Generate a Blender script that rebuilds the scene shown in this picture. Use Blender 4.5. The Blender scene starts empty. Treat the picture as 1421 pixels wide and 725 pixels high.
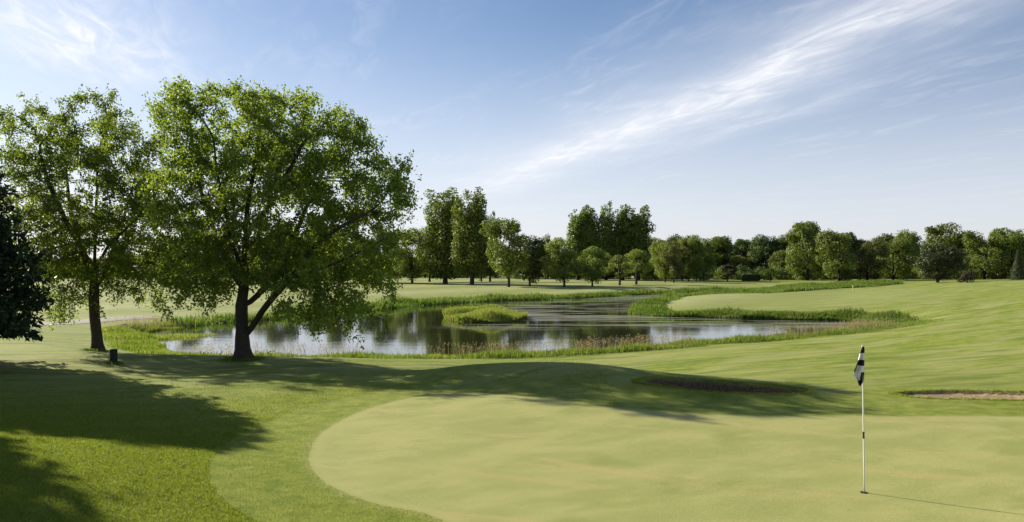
import bpy, math, random
import numpy as np

# ------------------------------------------------------------ camera, sky, sun, exposure
scene = bpy.context.scene
F, HY, CX, H = 1184.0, 374.0, 710.5, 3.26          # focal (px of a 1421 px wide frame), horizon row, centre column, eye height
cam_d = bpy.data.cameras.new('camera'); cam = bpy.data.objects.new('camera', cam_d)
scene.collection.objects.link(cam)
cam.location = (0, 0, H); cam.rotation_euler = (math.radians(90), 0, 0)
cam_d.sensor_width = 36; cam_d.lens = 36 * F / 1421; cam_d.shift_y = (HY - 362.5) / 1421
cam_d.clip_start = 0.1; cam_d.clip_end = 8000
scene.camera = cam
scene.view_settings.view_transform = 'Standard'; scene.view_settings.look = 'None'
scene.view_settings.exposure = 0.9; scene.view_settings.gamma = 1

SUN_EL, SUN_AZ = math.radians(26), math.radians(-51.7)   # azimuth from +Y towards +X
SKY_STRENGTH = 0.050
to_sun = (math.sin(SUN_AZ)*math.cos(SUN_EL), math.cos(SUN_AZ)*math.cos(SUN_EL), math.sin(SUN_EL))
sun_d = bpy.data.lights.new('sun', 'SUN'); sun_d.energy = 5.0; sun_d.angle = math.radians(0.55); sun_d.color = (1.0, 0.90, 0.72)
sun = bpy.data.objects.new('sun', sun_d); scene.collection.objects.link(sun)
from mathutils import Vector
sun.rotation_euler = Vector(to_sun).to_track_quat('Z', 'Y').to_euler()

def N(nt, typ, **kw):
    n = nt.nodes.new(typ)
    for k, v in kw.items():
        if k.startswith('i_'):
            n.inputs[k[2:].replace('_', ' ')].default_value = v
        else: setattr(n, k, v)
    return n
def math_n(nt, op, a, b=None, c=None, clamp=False):
    n = nt.nodes.new('ShaderNodeMath'); n.operation = op; n.use_clamp = clamp
    for i, v in enumerate((a, b, c)):
        if v is None: continue
        if isinstance(v, (int, float)): n.inputs[i].default_value = v
        else: nt.links.new(v, n.inputs[i])
    return n.outputs[0]
def sstep(nt, v, lo, hi, a=0.0, b=1.0):
    n = nt.nodes.new('ShaderNodeMapRange'); n.interpolation_type = 'SMOOTHSTEP'
    nt.links.new(v, n.inputs[0])
    for i, x in zip((1, 2, 3, 4), (lo, hi, a, b)): n.inputs[i].default_value = x
    return n.outputs[0]
def mixc(nt, f, a, b, blend='MIX'):
    n = nt.nodes.new('ShaderNodeMix'); n.data_type = 'RGBA'; n.blend_type = blend
    for s, v in ((n.inputs[0], f), (n.inputs[6], a), (n.inputs[7], b)):
        if isinstance(v, (int, float)): s.default_value = v
        elif isinstance(v, tuple): s.default_value = v if len(v) == 4 else v + (1,)
        else: nt.links.new(v, s)
    return n.outputs[2]
def noise(nt, vec, scale, detail=4, rough=0.55, dist=0.0):
    n = N(nt, 'ShaderNodeTexNoise'); n.inputs['Scale'].default_value = scale; n.inputs['Detail'].default_value = detail
    n.inputs['Roughness'].default_value = rough; n.inputs['Distortion'].default_value = dist
    if vec is not None: nt.links.new(vec, n.inputs['Vector'])
    return n.outputs['Fac']

world = bpy.data.worlds.new('World'); scene.world = world; world.use_nodes = True
wt = world.node_tree; wt.nodes.clear()
sky = N(wt, 'ShaderNodeTexSky', sky_type='NISHITA'); sky.sun_disc = False
sky.sun_elevation = SUN_EL; sky.sun_rotation = SUN_AZ
sky.air_density = 1.0; sky.dust_density = 0.6; sky.ozone_density = 1.6
tc = N(wt, 'ShaderNodeTexCoord'); sep = N(wt, 'ShaderNodeSeparateXYZ'); wt.links.new(tc.outputs['Generated'], sep.inputs[0])
zc = math_n(wt, 'MAXIMUM', sep.outputs[2], 0.02)
cxn = math_n(wt, 'DIVIDE', sep.outputs[0], zc); cyn = math_n(wt, 'DIVIDE', sep.outputs[1], zc)
# streak frame: v along the jet-stream band, w across it (a flat cloud deck overhead)
w_ = math_n(wt, 'ADD', math_n(wt, 'MULTIPLY', cxn, 0.964), math_n(wt, 'MULTIPLY', cyn, 0.265))
v_ = math_n(wt, 'ADD', math_n(wt, 'MULTIPLY', cxn, -0.265), math_n(wt, 'MULTIPLY', cyn, 0.964))
def cvec(sv, sw, off=0.0):
    c = N(wt, 'ShaderNodeCombineXYZ')
    wt.links.new(math_n(wt, 'MULTIPLY', v_, sv), c.inputs[0]); wt.links.new(math_n(wt, 'MULTIPLY', w_, sw), c.inputs[1])
    c.inputs[2].default_value = off
    return c.outputs[0]
n_str = noise(wt, cvec(0.9, 3.2), 2.2, 9, 0.62, 0.9)
n_big = noise(wt, cvec(0.35, 1.0, 3.1), 1.6, 4, 0.5, 0.3)
n_warp = noise(wt, cvec(0.5, 0.5, 7.0), 1.0, 3, 0.5)
def gauss(x, c, s):
    t = math_n(wt, 'DIVIDE', math_n(wt, 'SUBTRACT', x, c), s)
    return math_n(wt, 'POWER', 2.718, math_n(wt, 'MULTIPLY', math_n(wt, 'MULTIPLY', t, t), -1.0))
ww = math_n(wt, 'ADD', w_, math_n(wt, 'MULTIPLY', math_n(wt, 'SUBTRACT', n_warp, 0.5), 0.7))
band = math_n(wt, 'MULTIPLY', gauss(ww, 2.43, 0.23), sstep(wt, v_, 14.0, 6.5))
halo = math_n(wt, 'MULTIPLY', gauss(ww, 2.40, 0.62), sstep(wt, v_, 14.0, 7.0, 0.0, 0.42))
band2 = math_n(wt, 'MULTIPLY', gauss(ww, 3.15, 0.16), math_n(wt, 'MULTIPLY', gauss(v_, 5.2, 1.6), 0.5))
patch = math_n(wt, 'MULTIPLY', gauss(w_, -0.82, 0.36), gauss(v_, 4.1, 0.95))
msk = math_n(wt, 'ADD', math_n(wt, 'ADD', band, band2), math_n(wt, 'MULTIPLY', patch, 1.7))
cl = math_n(wt, 'ADD', math_n(wt, 'MULTIPLY', msk, sstep(wt, n_str, 0.25, 0.88, 0.15, .78)), math_n(wt, 'MULTIPLY', halo, sstep(wt, n_big, .25, .7, .5, 1.0)))
thin = math_n(wt, 'MULTIPLY', sstep(wt, n_big, 0.38, 0.7), math_n(wt, 'MULTIPLY', sstep(wt, n_str, 0.4, 0.8), 0.22))
# whitish veil of high haze, thicker towards the horizon and the sun's side
veil = math_n(wt, 'ADD', sstep(wt, sep.outputs[2], 0.30, 0.02, 0.0, 0.60), sstep(wt, sep.outputs[0], 0.35, -0.6, 0.0, 0.12))
base = mixc(wt, 1.0, sky.outputs[0], (0.86, 0.98, 1.16), 'MULTIPLY')
base = mixc(wt, math_n(wt, 'MULTIPLY', veil, 1.0, clamp=True), base, (10.6, 10.5, 11.4))
c1 = mixc(wt, math_n(wt, 'MULTIPLY', math_n(wt, 'ADD', cl, thin), 0.92, clamp=True), base, (11.3, 11.3, 11.6))
bg = N(wt, 'ShaderNodeBackground'); bg.inputs[1].default_value = SKY_STRENGTH; wt.links.new(c1, bg.inputs[0])
wo = N(wt, 'ShaderNodeOutputWorld'); wt.links.new(bg.outputs[0], wo.inputs[0])

# ------------------------------------------------------------ object helpers
rng = np.random.default_rng(11)
def tag(o, label=None, cat=None, group=None, kind=None):
    if label: o['label'] = label
    if cat: o['category'] = cat
    if group: o['group'] = group
    if kind: o['kind'] = kind
    return o
def link(o, parent=None):
    scene.collection.objects.link(o)
    if parent is not None: o.parent = parent
    return o
def empty(name, loc=(0, 0, 0), rz=0, scale=(1, 1, 1)):
    o = bpy.data.objects.new(name, None); link(o); o.location = loc; o.rotation_euler = (0, 0, rz); o.scale = scale
    o.empty_display_size = 0.3
    return o
def np_mesh(name, verts, faces, smooth=False):
    """verts (n,3); faces (m,k) constant k"""
    me = bpy.data.meshes.new(name)
    verts = np.ascontiguousarray(verts, dtype=np.float32); faces = np.ascontiguousarray(faces, dtype=np.int32)
    m, k = faces.shape
    me.vertices.add(len(verts)); me.vertices.foreach_set('co', verts.ravel())
    me.loops.add(m*k); me.loops.foreach_set('vertex_index', faces.ravel())
    me.polygons.add(m); me.polygons.foreach_set('loop_start', np.arange(0, m*k, k, dtype=np.int32))
    me.polygons.foreach_set('loop_total', np.full(m, k, dtype=np.int32))
    if smooth: me.polygons.foreach_set('use_smooth', np.ones(m, dtype=bool))
    me.update(calc_edges=True)
    return me
def obj(name, me, mat, parent=None):
    o = bpy.data.objects.new(name, me); me.materials.append(mat) if mat and not len(me.materials) else None
    return link(o, parent)
class MB:
    """collects quads/tris of boxes, tubes and lathes for one mesh"""
    def __init__(s): s.v = []; s.f = []; s.m = []
    def box(s, c, d, mi=0, taper=1.0):
        b = len(s.v)
        for z, t in ((-1, 1.0), (1, taper)):
            for x, y in ((-1, -1), (1, -1), (1, 1), (-1, 1)): s.v.append((c[0]+x*d[0]/2*t, c[1]+y*d[1]/2*t, c[2]+z*d[2]/2))
        for f in ((3, 2, 1, 0), (4, 5, 6, 7), (0, 1, 5, 4), (1, 2, 6, 5), (2, 3, 7, 6), (3, 0, 4, 7)): s.f.append([b+i for i in f]); s.m.append(mi)
    def lathe(s, prof, n=20, c=(0, 0, 0), mi=0, cap=True, lean=(0, 0)):
        b = len(s.v)
        for r, z in prof:
            for k in range(n):
                a = 2*math.pi*k/n; s.v.append((c[0]+lean[0]*z+r*math.cos(a), c[1]+lean[1]*z+r*math.sin(a), c[2]+z))
        for i in range(len(prof)-1):
            for k in range(n):
                j = (k+1) % n; s.f.append([b+i*n+k, b+i*n+j, b+(i+1)*n+j, b+(i+1)*n+k]); s.m.append(mi)
        if cap:
            s.f.append([b+(len(prof)-1)*n+k for k in range(n)]); s.m.append(mi)
            s.f.append([b+k for k in reversed(range(n))]); s.m.append(mi)
    def build(s, name, mats, parent=None, smooth=False):
        me = bpy.data.meshes.new(name); me.from_pydata(s.v, [], s.f)
        for m in (mats if isinstance(mats, (list, tuple)) else [mats]): me.materials.append(m)
        me.polygons.foreach_set('material_index', s.m)
        if smooth: me.polygons.foreach_set('use_smooth', np.ones(len(s.f), dtype=bool))
        me.update()
        return link(bpy.data.objects.new(name, me), parent)

def smooth(x, a, b):
    t = np.clip((x-a)/(b-a), 0, 1); return t*t*(3-2*t)

# ------------------------------------------------------------ terrain as a height function
ZW = -1.2                                           # pond water level
def px_pt(px, py, z):
    Y = (H-z)*F/(py-HY); return ((px-CX)/F*Y, Y, z)
CP = [px_pt(*p) for p in [
 (-300,725,.2),(0,725,.1),(355,725,0),(710,725,0),(1200,725,0),(1600,725,.1),
 (0,900,.05),(710,900,0),(1421,900,0),(710,2500,0),(-600,2500,0),(2000,2500,0),
 (-60,602,.26),(0,602,.24),(150,618,.2),(290,655,.06),(0,560,-.05),(200,580,-.12),(330,605,-.05),(-250,570,-.1),(140,680,.16),
 (430,640,0),(600,640,0),(800,640,0),(1000,640,0),(1200,684,0),(1200,620,.02),(1421,640,.05),
 (520,560,-.04),(620,558,.0),(800,590,.02),(1000,600,.03),(1300,590,.07),
 (650,505,.26),(720,504,.42),(800,507,.48),(880,516,.34),(940,529,.12),(780,530,.26),(680,530,.1),
 (480,520,-.08),(560,525,-.03),(338,499,-.27),(135,488,-.22),(0,480,-.22),(250,511,-.25),(0,515,0),(420,510,-.28),(600,500,-.6),(-300,480,-.05),
 (60,455,-.5),(0,440,-.5),(200,440,-.65),(300,425,-.65),(0,410,-.5),(300,405,-.5),(-400,420,-.3),
 (700,499.5,-.85),(900,495,-.8),
 (500,415,-.6),(640,405,-.45),(850,402,-.4),(600,393,-.1),(800,396,-.2),(800,389,.2),(1000,395,-.1),(1000,388,.3),
 (1200,390,.3),(1300,391,.6),(1421,388,1.2),(1600,388,1.2),
 (1000,424,-.75),(1150,421,-.5),(1100,408,-.6),(1250,415,-.2),(1250,400,.1),(1350,400,.5),(1421,392,1.2),
 (1310,445,-.45),(1421,440,-.1),(1421,420,.35),(1421,480,-.1),(1700,450,.6),(1250,480,-.4),(1100,490,-.6),(1000,500,-.6),
 (1050,520,-.12),(1200,530,.05),(1421,520,.12),(1300,560,.08),(1421,560,.1),(1421,600,.08),(1700,560,.2),
 (0,395,-.2),(0,385,.3),(300,386,.2),(710,380,.3),(1421,380,.3),(0,380,.3),(-500,385,.3),(1900,384,.6),(710,376,.3),(-600,377,.3),(2000,377,.3)]]
CP += [(1,31,-.5),(5,30,-.4),(-3,32,-.55),(7,28,-.2)]
CP = np.array(CP)
def uv(X, Y):
    Yc = np.clip(Y, 7, 2500); u = np.clip(X/Yc, -1.3, 1.3)
    return np.stack([u*1.25, np.log(Yc)], -1)
def kern(r): return np.where(r > 1e-9, r*r*np.log(np.maximum(r, 1e-9)), 0)
_P = uv(CP[:, 0], CP[:, 1]); _n = len(_P)
_A = np.zeros((_n+3, _n+3)); _A[:_n, :_n] = kern(np.linalg.norm(_P[:, None]-_P[None], axis=-1)) + np.eye(_n)*0.0015
_A[:_n, _n] = 1; _A[:_n, _n+1:] = _P; _A[_n:, :_n] = _A[:_n, _n:].T
_W = np.linalg.solve(_A, np.concatenate([CP[:, 2], np.zeros(3)]))
def base_h(X, Y):
    X = np.asarray(X, float); Y = np.asarray(Y, float); q = uv(X, Y).reshape(-1, 2); out = np.empty(len(q))
    for i in range(0, len(q), 60000):
        s = q[i:i+60000]
        r = np.sqrt(((s[:, None]-_P[None])**2).sum(-1))
        out[i:i+60000] = kern(r)@_W[:_n] + _W[_n] + s@_W[_n+1:]
    return out.reshape(X.shape)
def sdist(X, Y, poly):
    """signed distance, negative inside"""
    poly = np.asarray(poly, float)[:, :2]; X = np.asarray(X, float); shp = X.shape; X = X.ravel(); Y = np.asarray(Y, float).ravel()
    d = np.full(X.shape, 1e18); ins = np.zeros(X.shape, bool)
    for a, b in zip(poly, np.roll(poly, -1, 0)):
        e = b-a; wx = X-a[0]; wy = Y-a[1]; t = np.clip((wx*e[0]+wy*e[1])/max(e@e, 1e-12), 0, 1)
        d = np.minimum(d, (wx-e[0]*t)**2+(wy-e[1]*t)**2)
        c = (a[1] > Y) != (b[1] > Y)
        with np.errstate(divide='ignore', invalid='ignore'): xi = a[0]+(Y-a[1])*e[0]/(e[1] if e[1] else 1e-12)
        ins ^= c & (X < xi)
    return np.where(ins, -np.sqrt(d), np.sqrt(d)).reshape(shp)
def rounded(poly, k=6):
    """closed Catmull-Rom through the points"""
    p = np.asarray(poly, float); out = []
    for i in range(len(p)):
        a, b, c, d = p[i-1], p[i], p[(i+1) % len(p)], p[(i+2) % len(p)]
        for j in range(k):
            t = j/k; out.append(.5*((2*b)+(c-a)*t+(2*a-5*b+4*c-d)*t*t+(-a+3*b-3*c+d)*t**3))
    return np.array(out)
pond = rounded([px_pt(x, y, ZW)[:2] for x, y in [
 (212,475),(232,490),(270,499),(340,501),(450,501),(550,500),(640,499),(740,495),(820,490),(900,485),(950,480),(1010,477),(1060,473),(1100,469),
 (1150,464),(1190,457),(1208,450),(1170,445.5),(1080,444),(1000,442),(940,440.5),(900,438.5),(874,434.5),(886,427),(905,420),(930,414),(965,411),(1010,408.5),
 (1050,406.5),(1040,404.5),(990,405),(930,407.5),(880,410),(840,412.5),(760,416),(700,418),(640,421),(580,425),(510,432),(450,437),(380,444),(300,450),(240,456),(200,463)]], 4)
isl = rounded([px_pt(x, y, ZW)[:2] for x, y in [(618,440),(635,446),(680,448.5),(722,445.5),(728,441),(705,437.5),(665,435),(630,436)]], 4)
green_poly = rounded([px_pt(x, y, 0)[:2] for x, y in [(430,628),(432,648),(455,672),(520,698),(600,716),(760,790),(1100,1000),(1600,1000),(1900,720),(1700,600),
 (1421,585),(1300,583),(1180,582),(1050,581),(950,578),(850,571),(770,561),(700,552),(640,547),(570,551),(500,569),(450,595)]], 6)
def wob(X, Y, s, seed):
    r = np.random.default_rng(seed); o = np.zeros(np.shape(X))
    for k in range(7):
        a = r.uniform(0, 6.283); f = s*r.uniform(.6, 2.2); o = o+np.sin(f*(X*math.cos(a)+Y*math.sin(a))+r.uniform(0, 6.28))/7
    return o
def ground_raw(X, Y):
    b = base_h(X, Y)
    sd = sdist(X, Y, pond); si = sdist(X, Y, isl)
    t = smooth(sd, 0, 7)
    h = (ZW + .22*smooth(sd, 0, .9) + .0*sd)*(1-t) + np.maximum(b, ZW+.25)*t
    h = np.where(sd < 0, ZW - .9*smooth(-sd, 0, 4), h)
    hi = np.where(si < 0, ZW + .38*smooth(-si, 0, 2.6), ZW - .9*smooth(si, 0, 2))
    h = np.where((sd < 0), np.maximum(h, hi), h)
    h = h + np.where(sd > 0, .045*smooth(sd, 2, 10)*smooth(Y, 19, 30)*(wob(X, Y, .9, 31)*1.0+wob(X, Y, .35, 33)*3.0)*smooth(Y, 240, 120), 0)
    return h
def march(px, py, hf, y0=8.0, y1=420.0):
    Y = np.geomspace(y0, y1, 1500); X = (px-CX)/F*Y
    ray = H-(py-HY)/F*Y; g = hf(X, Y)
    i = np.argmax(g >= ray) if (g >= ray).any() else len(Y)-1
    if i > 0:
        d0, d1 = ray[i-1]-g[i-1], ray[i]-g[i]; k = d0/(d0-d1) if d0 != d1 else 0
        Yh = Y[i-1]+(Y[i]-Y[i-1])*np.clip(k, 0, 1)
    else: Yh = Y[i]
    return (float((px-CX)/F*Yh), float(Yh))
bunk1 = rounded([march(x, y, ground_raw) for x, y in [(884,535),(915,530),(980,533),(1050,539),(1105,545),(1122,550),(1105,554),(1045,554),(980,550),(920,543),(890,539)]], 5)
bunk2 = rounded([march(x, y, ground_raw) for x, y in [(1244,547),(1285,544),(1350,544),(1421,546),(1500,550),(1520,556),(1480,558.5),(1421,557.5),(1350,556),(1285,554.5),(1250,550)]], 5)
def height(X, Y):
    h = ground_raw(X, Y)
    for b, dep, wid, lip in ((bunk1, .40, .26, .13), (bunk2, .17, .9, .03)):
        near = (np.abs(X-b[:, 0].mean()) < 9) & (np.abs(Y-b[:, 1].mean()) < 5)
        if near.any():
            s = sdist(X[near], Y[near], b) + .10*wob(X[near], Y[near], 5.0, 3)
            h = h.copy(); h[near] += -dep*smooth(-s, 0, wid) - .07*smooth(-s, 0, .07) + lip*np.exp(-(np.maximum(s, 0)/.5)**2)
    return h
def ground_z(X, Y): return float(height(np.array([X]), np.array([Y]))[0])
def ground_at(px, py):
    X, Y = march(px, py, ground_raw); return X, Y, ground_z(X, Y)

# sheet: rows in depth, columns in angle; fine where the photograph looks, coarse out to the horizon
ys = np.concatenate([-np.geomspace(1500, 4, 26), np.linspace(-2, 6.5, 14), np.geomspace(6.8, 62, 640), np.geomspace(62.4, 300, 330)[0:], np.geomspace(305, 4500, 34)])
us = np.concatenate([-np.geomspace(6, .68, 26), np.linspace(-.67, .67, 720), np.geomspace(.68, 6, 26)])
Yg, Ug = np.meshgrid(ys, us, indexing='ij'); Xg = Ug*np.sqrt(Yg**2+64)
Zg = height(Xg, Yg)
nr, nc = Xg.shape; idx = np.arange(nr*nc).reshape(nr, nc)
fq = np.stack([idx[:-1, :-1], idx[:-1, 1:], idx[1:, 1:], idx[1:, :-1]], -1).reshape(-1, 4)
gme = np_mesh('ground', np.stack([Xg, Yg, Zg], -1).reshape(-1, 3), fq, True)
def attr(me, name, vals):
    a = me.attributes.new(name, 'FLOAT', 'POINT'); a.data.foreach_set('value', np.ascontiguousarray(vals.ravel(), dtype=np.float32))
sd_pond = sdist(Xg, Yg, pond); sd_isl = sdist(Xg, Yg, isl)
sd_green = sdist(Xg, Yg, green_poly)
sd_b = np.minimum(sdist(Xg, Yg, bunk1), sdist(Xg, Yg, bunk2)) + .10*wob(Xg, Yg, 5.0, 3)
# unmown belts: round the pond, and a reed bed running off right behind the spit
reed_bed = rounded([px_pt(x, y, -.7)[:2] for x, y in [(935,413),(960,409),(1060,408),(1140,405.5),(1210,404),(1250,402),(1240,398.5),(1150,399.5),(1080,401),(1000,402.5),(930,406),(900,411)]], 4)
marsh = rounded([px_pt(x, y, -1.0)[:2] for x, y in [(135,466),(155,478),(200,488),(240,498),(250,496),(215,481),(208,472),(290,463),(290,459),(225,461),(170,460),(130,460)]], 4)
def belt_width(X, Y):
    u = X/np.maximum(Y, 1); near = smooth(Y, 75, 60)
    w = 2.3*near + 2.5*(1-near)
    w = w + 1.6*smooth(u, .38, .5)*near
    w = w + 1.4*smooth(Y, 80, 100)*smooth(u, .1, -.1)
    return w*(1+.28*wob(X, Y, .5, 5))
bw = belt_width(Xg, Yg)
belt = np.minimum(np.minimum(sd_pond-bw, sdist(Xg, Yg, reed_bed)), sdist(Xg, Yg, marsh))
attr(gme, 'sd_green', np.clip(sd_green, -30, 30)); attr(gme, 'sd_sand', np.clip(sd_b, -5, 5))
attr(gme, 'sd_belt', np.clip(belt, -5, 5)); attr(gme, 'sd_pond', np.clip(sd_pond, -5, 30))

def new_mat(name):
    m = bpy.data.materials.new(name); m.use_nodes = True; nt = m.node_tree; nt.nodes.clear()
    out = N(nt, 'ShaderNodeOutputMaterial'); return m, nt, out
def principled(nt, out, col, rough=.7, spec=.3, metal=0.0, normal=None):
    p = N(nt, 'ShaderNodeBsdfPrincipled')
    if isinstance(col, tuple): p.inputs['Base Color'].default_value = col+(1,) if len(col) == 3 else col
    else: nt.links.new(col, p.inputs['Base Color'])
    if isinstance(rough, float): p.inputs['Roughness'].default_value = rough
    else: nt.links.new(rough, p.inputs['Roughness'])
    p.inputs['Specular IOR Level'].default_value = spec; p.inputs['Metallic'].default_value = metal
    if normal is not None: nt.links.new(normal, p.inputs['Normal'])
    nt.links.new(p.outputs[0], out.inputs[0]); return p
def bump(nt, hgt, strength, dist, prev=None):
    b = N(nt, 'ShaderNodeBump'); b.inputs['Strength'].default_value = strength; b.inputs['Distance'].default_value = dist
    nt.links.new(hgt, b.inputs['Height'])
    if prev is not None: nt.links.new(prev, b.inputs['Normal'])
    return b.outputs[0]
def simple(name, col, rough=.6, spec=.3, var=.15, scale=12.0, bmp=0.0, metal=0.0):
    m, nt, out = new_mat(name); t = N(nt, 'ShaderNodeTexCoord')
    f = noise(nt, t.outputs['Object'], scale, 5)
    c = mixc(nt, f, tuple(x*(1-var) for x in col), tuple(min(1, x*(1+var)) for x in col))
    nrm = bump(nt, noise(nt, t.outputs['Object'], scale*3, 5), bmp, .02) if bmp else None
    principled(nt, out, c, rough, spec, metal, nrm); return m

# ground material
gm, nt, out = new_mat('turf')
geo = N(nt, 'ShaderNodeNewGeometry'); pos = geo.outputs['Position']
def A(n): a = N(nt, 'ShaderNodeAttribute'); a.attribute_name = n; return a.outputs['Fac']
def vscale(v, s, rz=0.0):
    m = N(nt, 'ShaderNodeMapping'); m.inputs['Scale'].default_value = s; m.inputs['Rotation'].default_value = (0, 0, rz)
    nt.links.new(v, m.inputs['Vector']); return m.outputs[0]
sp = N(nt, 'ShaderNodeSeparateXYZ'); nt.links.new(pos, sp.inputs[0])
edge = math_n(nt, 'MULTIPLY', math_n(nt, 'SUBTRACT', noise(nt, pos, 3.0, 4), .5), .5)
sg = math_n(nt, 'ADD', A('sd_green'), math_n(nt, 'MULTIPLY', edge, .35))
n_fine = noise(nt, pos, 38, 5, .7); n_mid = noise(nt, pos, 2.4, 5, .6); n_lg = noise(nt, pos, .32, 4, .55)
n_blade = noise(nt, vscale(pos, (1, .55, 1)), 95, 3, .7)
def vrot(v, ang, sc): return vscale(vscale(v, (1, 1, 1), -ang), sc)
n_mow = noise(nt, vrot(pos, .74, (.09, .62, 1)), 1.0, 4, .55, .5)
n_mow2 = noise(nt, vrot(pos, .35, (.22, 1.5, 1)), 1.0, 5, .62, .6)
# rough / lawn
rough_c = mixc(nt, sstep(nt, n_mid, .32, .66), (.128, .184, .014), (.238, .274, .038))
rough_c = mixc(nt, math_n(nt, 'MULTIPLY', sstep(nt, n_lg, .42, .68), .65), rough_c, (.235, .262, .064))
straw = mixc(nt, math_n(nt, 'MULTIPLY', sstep(nt, n_mow, .40, .60), .9), rough_c, (.270, .285, .092))
straw = mixc(nt, math_n(nt, 'MULTIPLY', sstep(nt, n_mow2, .48, .62), .75), straw, (.095, .155, .015))
farlawn = sstep(nt, sp.outputs[1], 15, 30)
lawn = mixc(nt, farlawn, rough_c, straw)
# pale mown fairway beyond the pond
stripe = N(nt, 'ShaderNodeTexWave'); stripe.inputs['Scale'].default_value = .055; stripe.inputs['Distortion'].default_value = .4
nt.links.new(vscale(pos, (.22, 1, 1), .12), stripe.inputs['Vector'])
fair = mixc(nt, stripe.outputs['Fac'], (.215, .248, .075), (.310, .330, .140))
fair = mixc(nt, math_n(nt, 'MULTIPLY', sstep(nt, n_lg, .4, .7), .5), fair, (.17, .21, .05))
fmask = math_n(nt, 'MULTIPLY', sstep(nt, math_n(nt, 'SUBTRACT', sp.outputs[1], math_n(nt, 'MULTIPLY', sp.outputs[0], .55)), 58, 96), sstep(nt, sp.outputs[0], 75, 25))
lawn = mixc(nt, math_n(nt, 'MULTIPLY', fmask, .9), lawn, fair)
speck = sstep(nt, n_fine, .30, .75, .72, 1.3)
cs = N(nt, 'ShaderNodeCombineColor'); [nt.links.new(speck, cs.inputs[i]) for i in range(3)]
lawn = mixc(nt, 1.0, lawn, cs.outputs[0], 'MULTIPLY')
bl = sstep(nt, n_blade, .3, .72, .62, 1.38); cb = N(nt, 'ShaderNodeCombineColor'); [nt.links.new(bl, cb.inputs[i]) for i in range(3)]
lawn = mixc(nt, sstep(nt, sp.outputs[1], 40, 18), lawn, mixc(nt, 1.0, lawn, cb.outputs[0], 'MULTIPLY'))
# collar and green
collar = mixc(nt, sstep(nt, n_mid, .35, .65), (.140, .194, .020), (.240, .272, .046))
collar = mixc(nt, .8, collar, mixc(nt, 1.0, collar, cb.outputs[0], 'MULTIPLY'))
lawn = mixc(nt, math_n(nt, 'MULTIPLY', sstep(nt, math_n(nt, 'ADD', sg, math_n(nt, 'MULTIPLY', math_n(nt, 'SUBTRACT', n_mid, .5), .5)), 2.0, 1.3), .6), lawn, collar)
g1 = mixc(nt, sstep(nt, noise(nt, vrot(pos, .4, (.6, 1, 1)), .9, 5, .6), .36, .66), (.252, .272, .086), (.318, .320, .116))
g1 = mixc(nt, math_n(nt, 'MULTIPLY', sstep(nt, noise(nt, vrot(pos, -.5, (.3, 1.3, 1)), .8, 4, .6, .5), .55, .70), .6), g1, (.37, .31, .13))
g1 = mixc(nt, math_n(nt, 'MULTIPLY', sstep(nt, noise(nt, vrot(pos, .8, (.7, 1.1, 1)), .7, 3, .5), .56, .72), .55), g1, (.19, .225, .05))
gs = sstep(nt, noise(nt, pos, 48, 7, .85), .34, .66, .74, 1.26); cg = N(nt, 'ShaderNodeCombineColor'); [nt.links.new(gs, cg.inputs[i]) for i in range(3)]
g1 = mixc(nt, 1.0, g1, cg.outputs[0], 'MULTIPLY')
gsand = mixc(nt, math_n(nt, 'MULTIPLY', math_n(nt, 'MULTIPLY', sstep(nt, sg, -.30, -.05), sstep(nt, sg, .05, 0)), .55), g1, (.33, .325, .13))
mark = N(nt, 'ShaderNodeTexVoronoi'); mark.inputs['Scale'].default_value = 1.1; nt.links.new(pos, mark.inputs['Vector'])
gsand = mixc(nt, math_n(nt, 'MULTIPLY', sstep(nt, mark.outputs['Distance'], .055, .02), .5), gsand, (.14, .17, .04))
turf = mixc(nt, sstep(nt, math_n(nt, 'ADD', sg, math_n(nt, 'MULTIPLY', math_n(nt, 'SUBTRACT', n_fine, .5), .5)), .32, -.22), lawn, gsand)
# unmown belt soil and sand
belt_n = math_n(nt, 'ADD', A('sd_belt'), math_n(nt, 'MULTIPLY', edge, 1.2))
turf = mixc(nt, sstep(nt, belt_n, .35, -.1), turf, mixc(nt, n_mid, (.06, .085, .016), (.13, .15, .045)))
turf = mixc(nt, sstep(nt, A('sd_pond'), .5, .1), turf, (.045, .042, .024))
s_e = math_n(nt, 'ADD', A('sd_sand'), math_n(nt, 'MULTIPLY', edge, .2))
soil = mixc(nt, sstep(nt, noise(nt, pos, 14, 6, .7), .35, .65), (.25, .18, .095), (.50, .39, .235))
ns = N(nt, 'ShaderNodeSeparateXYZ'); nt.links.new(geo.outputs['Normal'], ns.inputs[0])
soil_steep = mixc(nt, sstep(nt, noise(nt, pos, 18, 6, .7), .35, .65), (.060, .042, .024), (.165, .115, .066))
soil = mixc(nt, sstep(nt, ns.outputs[2], .955, .90), soil, soil_steep)     # darker brown on the steep faces, sand on the floor
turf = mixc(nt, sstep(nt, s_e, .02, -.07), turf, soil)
b1 = bump(nt, n_blade, .55, .025)
b2 = bump(nt, n_mid, .35, .08, b1)
flat_ = N(nt, 'ShaderNodeMix'); flat_.data_type = 'VECTOR'
nt.links.new(sstep(nt, sg, .05, -.03), flat_.inputs[0]); nt.links.new(b2, flat_.inputs[4])
nt.links.new(bump(nt, noise(nt, pos, 60, 4, .7), .3, .006), flat_.inputs[5])
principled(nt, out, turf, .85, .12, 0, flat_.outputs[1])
tag(obj('ground', gme, gm), kind='structure')

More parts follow.
